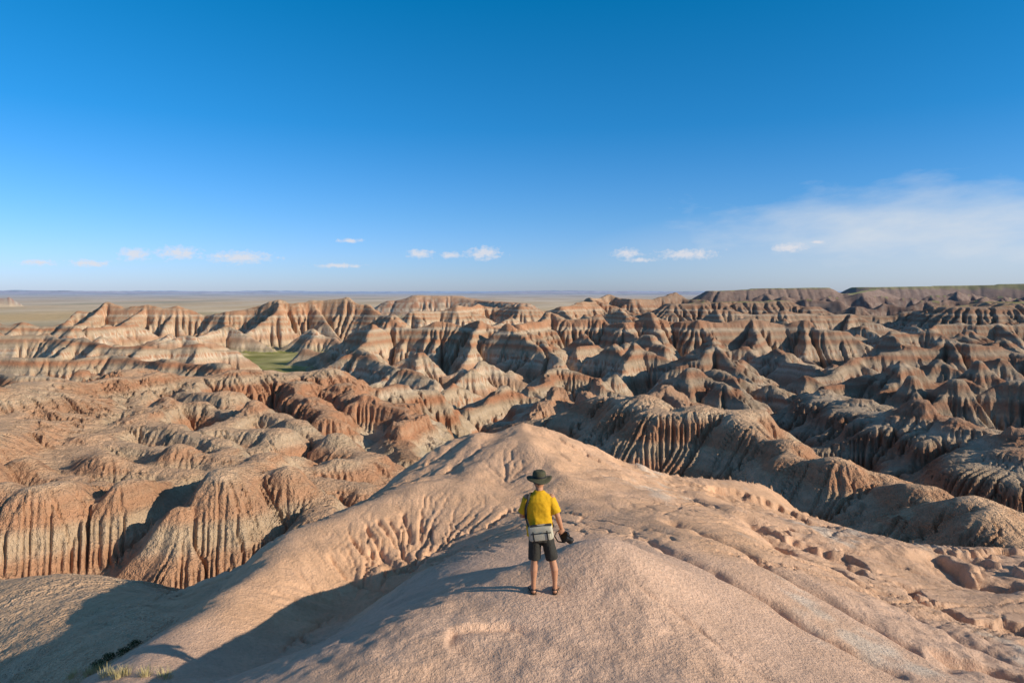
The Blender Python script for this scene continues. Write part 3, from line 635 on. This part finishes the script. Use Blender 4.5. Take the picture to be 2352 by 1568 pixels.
bm=bmesh.new(); tube(bm,[bc+Vector((-.165,.02,.06)),Vector((hx-.196,-.075,1.16)),Vector((hx-.200,-.110,1.30)),Vector((hx-.168,-.128,1.42)),Vector((hx-.135,-.04,1.50)),Vector((hx-.10,.06,1.48)),Vector((hx-.03,.145,1.35)),Vector((hx+.08,.16,1.18)),Vector((hx+.172,.10,1.06)),Vector((hx+.2,-.02,1.0)),bc+Vector((.165,.02,.04))],[(.018,.004)]*11,8,ref=(0,1,0))
finish('strap',bm,MK,bag)
cc=Vector((PX,PY,PZ))+Vector(wrR)+Vector((.04,.0,-.13))
cam_=empty('camera',cc,'black camera with long lens held low in the right hand of the person','camera',rot=(math.radians(-38),math.radians(32),math.radians(-70))); cam_.scale=(1.12,1.12,1.12)
bm=bmesh.new(); box(bm,(0,0,0),(.14,.055,.10),.012); box(bm,(-.054,.025,-.002),(.034,.05,.09),.012); finish('camera_body',bm,MCB,cam_)
bm=bmesh.new(); box(bm,(.005,.0,.058),(.065,.06,.038),.012); finish('viewfinder_hump',bm,MCB,cam_)
bm=bmesh.new(); tube(bm,[(.012,.02,0),(.012,.06,0),(.012,.061,0),(.012,.105,0),(.012,.106,0),(.012,.145,0)],[.036,.036,.041,.041,.044,.046],24,'flat',ref=(0,0,1)); ln=finish('lens',bm,MCB,cam_)
bm=bmesh.new(); ball(bm,(.012,.143,0),.036,(1,.15,1),3); finish('front_glass',bm,MGL,ln)
bm=bmesh.new(); tube(bm,[(-.0675,0,.03),(-.10,-.02,.0),(-.11,-.03,-.06),(-.06,-.05,-.10),(.03,-.04,-.09),(.08,-.02,-.03),(.0675,0,.03)],[(.009,.002)]*7,8,ref=(0,1,0)); finish('neck_strap',bm,MK,cam_)
# ---------- vegetation ----------
MG1=mat('dry_straw_grass',(.50,.42,.20),.8,.25,8); MG2=mat('dark_green_leaves',(.07,.085,.03),.8,.4,20); MTW=mat('dry_twig',(.12,.085,.05),.9,.2,30)
def tuft(x,y,nb,h,m,label,group,name='grass_tuft',cat='grass tuft',sp=.12):
    z=hat(x,y); bm=bmesh.new()
    for k in range(nb):
        a=RNG.uniform(0,6.28); r=sp*math.sqrt(RNG.random()); bx,by=r*math.cos(a),r*math.sin(a); hh=h*RNG.uniform(.5,1.1); le=RNG.uniform(.1,.6)*hh; w=.004
        b2=hat(x+bx,y+by)-z-.01; t=Vector((-math.sin(a),math.cos(a),0))*w
        p0=Vector((bx,by,b2)); p1=p0+Vector((math.cos(a)*le*.4,math.sin(a)*le*.4,hh*.6)); p2=p0+Vector((math.cos(a)*le,math.sin(a)*le,hh))
        v=[bm.verts.new(q) for q in(p0-t,p0+t,p1+t*.8,p1-t*.8,p2)]
        bm.faces.new((v[0],v[1],v[2],v[3])); bm.faces.new((v[3],v[2],v[4]))
    o=finish(name,bm,m); o.location=(x,y,z); o['label']=label; o['category']=cat; o['group']=group
def bush(x,y,r,label,group):
    z=hat(x,y); ro=empty('shrub',(x,y,z),label,'shrub',group)
    bm=bmesh.new()
    for k in range(7):
        a=RNG.uniform(0,6.28); e=RNG.uniform(.5,1.3); d=Vector((math.cos(a)*math.cos(e),math.sin(a)*math.cos(e),math.sin(e)))*r*.9
        tube(bm,[(0,0,-.03),d*.5,d],[.012*r*2,.008*r*2,.003],6)
    finish('branches',bm,MTW,ro)
    bm=bmesh.new()
    for k in range(420):
        d=Vector(RNG.normal(size=3)); d.normalize(); d.z=abs(d.z); c_=d*r*RNG.uniform(.45,1)*(1+.3*mnoise.noise(d*2)); c_.z*=.8
        s=r*.09; n_=Vector(RNG.normal(size=3)).normalized(); t=n_.orthogonal().normalized()*s; b=n_.cross(t)*.6
        bm.faces.new([bm.verts.new(c_+q) for q in(t,b,-t,-b)])
    finish('foliage',bm,MG2,ro,smooth=False)
for u,v in [(165,1556),(205,1548),(245,1552),(290,1548),(335,1552),(225,1540),(270,1556),(380,1556)]:
    p=hit(u,v)
    if p: tuft(p[0],p[1],60,.2,MG1,'small dry straw-coloured grass tuft at the lower left corner','dry grass tufts at the lower left')
for u,v in [(225,1528),(285,1500),(310,1482),(250,1512)]:
    p=hit(u,v)
    if p: bush(p[0],p[1],.010*math.hypot(*p),'small dark green shrub in the shaded hollow at lower left','shrubs in the shaded hollow')
# ---------- sky ----------
SUN_EL=math.radians(22); SUN_AZ=math.radians(111)
W=bpy.data.worlds.new('World'); S.world=W; W.use_nodes=True; N=W.node_tree.nodes; L=W.node_tree.links
bg=N['Background']; sky=N.new('ShaderNodeTexSky'); sky.sky_type='NISHITA'; sky.sun_disc=False; sky.sun_elevation=SUN_EL; sky.sun_rotation=SUN_AZ; sky.altitude=800; sky.air_density=1; sky.dust_density=.6; sky.ozone_density=2
tc=N.new('ShaderNodeTexCoord'); sx=N.new('ShaderNodeSeparateXYZ'); L.new(tc.outputs['Generated'],sx.inputs[0])
def M_(op,a,b=None,c_=None,clamp=False):
    n_=N.new('ShaderNodeMath'); n_.operation=op; n_.use_clamp=clamp
    for i,q in enumerate((a,b,c_)):
        if q is None: continue
        if isinstance(q,(int,float)): n_.inputs[i].default_value=q
        else: L.new(q,n_.inputs[i])
    return n_.outputs[0]
def VM(op,a,b=None):
    n_=N.new('ShaderNodeVectorMath'); n_.operation=op
    for i,q in enumerate((a,b)):
        if q is None: continue
        if isinstance(q,tuple): n_.inputs[i].default_value=q
        else: L.new(q,n_.inputs[i])
    return n_
az=M_('ARCTAN2',sx.outputs[0],sx.outputs[1]); el=M_('ARCSINE',sx.outputs[2])
cv=N.new('ShaderNodeCombineXYZ'); L.new(az,cv.inputs[0]); L.new(el,cv.inputs[1])
ramp=N.new('ShaderNodeValToRGB'); L.new(M_('MULTIPLY',el,1/0.8),ramp.inputs[0])
cr=ramp.color_ramp; SC=1.8
for i,(e,c3) in enumerate([(0,(.70,.87,1.50)),(.05,(.60,.88,1.48)),(.106,(.44,.86,1.38)),(.227,(.14,.82,1.33)),(.39,(.02,.86,1.30)),(.5,(.2,.9,1.15)),(.8,(.92,.95,.97))]):
    p_=e/.8; colr=tuple(q/SC for q in c3)+(1,)
    if i<2: cr.elements[i].position=p_; cr.elements[i].color=colr
    else:
        en=cr.elements.new(p_); en.color=colr
sc_=VM('SCALE',ramp.outputs[0]); sc_.inputs['Scale'].default_value=SC
tint=VM('MULTIPLY',sky.outputs[0],sc_.outputs[0]).outputs[0]
def ang(u,v):
    x,y,z=P(u,v,1); return math.atan2(x,y),math.atan2(z,math.hypot(x,y))
def noise(vec,s,d,r=.55):
    t=N.new('ShaderNodeTexNoise'); t.inputs['Scale'].default_value=s; t.inputs['Detail'].default_value=d; t.inputs['Roughness'].default_value=r; L.new(vec,t.inputs['Vector']); return t.outputs['Fac']
cl=[(310,580,34,14),(410,578,46,15),(550,588,68,14),(85,600,36,7),(205,602,42,8),(805,550,28,5),(965,580,28,10),(1035,583,26,7),(1112,579,38,15),(780,607,50,5),(1440,579,30,11),(1580,581,66,11),(1810,566,34,11),(1880,553,16,4),(1470,594,34,5)]
best=None
for u,v,w_,h_ in cl:
    a,e=ang(u,v+3); k_=math.cos(a)
    d=VM('SUBTRACT',cv.outputs[0],(a,e,0)); d2=VM('MULTIPLY',d.outputs[0],(1/(w_/F*k_),1/(h_/F*k_),0)); ln_=VM('LENGTH',d2.outputs[0]).outputs[1]
    best=ln_ if best is None else M_('MINIMUM',best,ln_)
nzv=VM('MULTIPLY',cv.outputs[0],(1,1.5,1)).outputs[0]
n_a=noise(nzv,110,4,.65)
cm=M_('SUBTRACT',1.2,M_('ADD',best,M_('MULTIPLY',M_('SUBTRACT',n_a,.5),2.8)))
cm=M_('MULTIPLY',M_('MULTIPLY',cm,1.0,clamp=True),.8)
def blob(u,v,w_,h_):
    a,e=ang(u,v); d=VM('SUBTRACT',cv.outputs[0],(a,e,0)); 
    d2=VM('MULTIPLY',d.outputs[0],(F/w_,F/h_,0)); return VM('LENGTH',d2.outputs[0]).outputs[1]
b1=blob(2090,508,350,70); b2=blob(2250,585,820,135)
st_=N.new('ShaderNodeVectorRotate'); st_.rotation_type='Z_AXIS'; st_.inputs['Angle'].default_value=-.05; L.new(cv.outputs[0],st_.inputs['Vector'])
n_b=noise(VM('MULTIPLY',st_.outputs[0],(1,3.0,1)).outputs[0],10,6,.58)
ci=M_('SUBTRACT',1.2,M_('ADD',b1,M_('MULTIPLY',M_('SUBTRACT',n_b,.5),2.2))); ci=M_('MULTIPLY',M_('MULTIPLY',ci,.8,clamp=True),.55)
ci2=M_('MULTIPLY',M_('SUBTRACT',1.0,b2,clamp=True),.6)
ci=M_('ADD',ci,ci2,clamp=True)
def mixc(f,a,b):
    m=N.new('ShaderNodeMix'); m.data_type='RGBA'; L.new(f,m.inputs[0]); L.new(a,m.inputs[6]); m.inputs[7].default_value=b; return m.outputs[2]
SK=.11
out=mixc(ci,tint,(.66/SK,.72/SK,.79/SK,1)); out=mixc(cm,out,(.76/SK,.75/SK,.79/SK,1))
L.new(out,bg.inputs[0]); bg.inputs[1].default_value=SK
sd=bpy.data.lights.new('sun','SUN'); sd.energy=5; sd.angle=math.radians(.5); sd.color=(1,.88,.70); so=bpy.data.objects.new('sun',sd); COL.objects.link(so)
dv=Vector((math.sin(SUN_AZ)*math.cos(SUN_EL),math.cos(SUN_AZ)*math.cos(SUN_EL),math.sin(SUN_EL))); so.rotation_euler=dv.to_track_quat('Z','Y').to_euler()
cd=bpy.data.cameras.new('view_camera'); cd.lens=24; cd.sensor_width=36; cd.clip_start=.1; cd.clip_end=200000; co_=bpy.data.objects.new('view_camera',cd); COL.objects.link(co_); co_.rotation_euler=(math.radians(90)-PITCH,0,0); S.camera=co_
S.view_settings.view_transform='Standard'; S.view_settings.look='None'; S.view_settings.exposure=0
print('total',time.time()-T0)
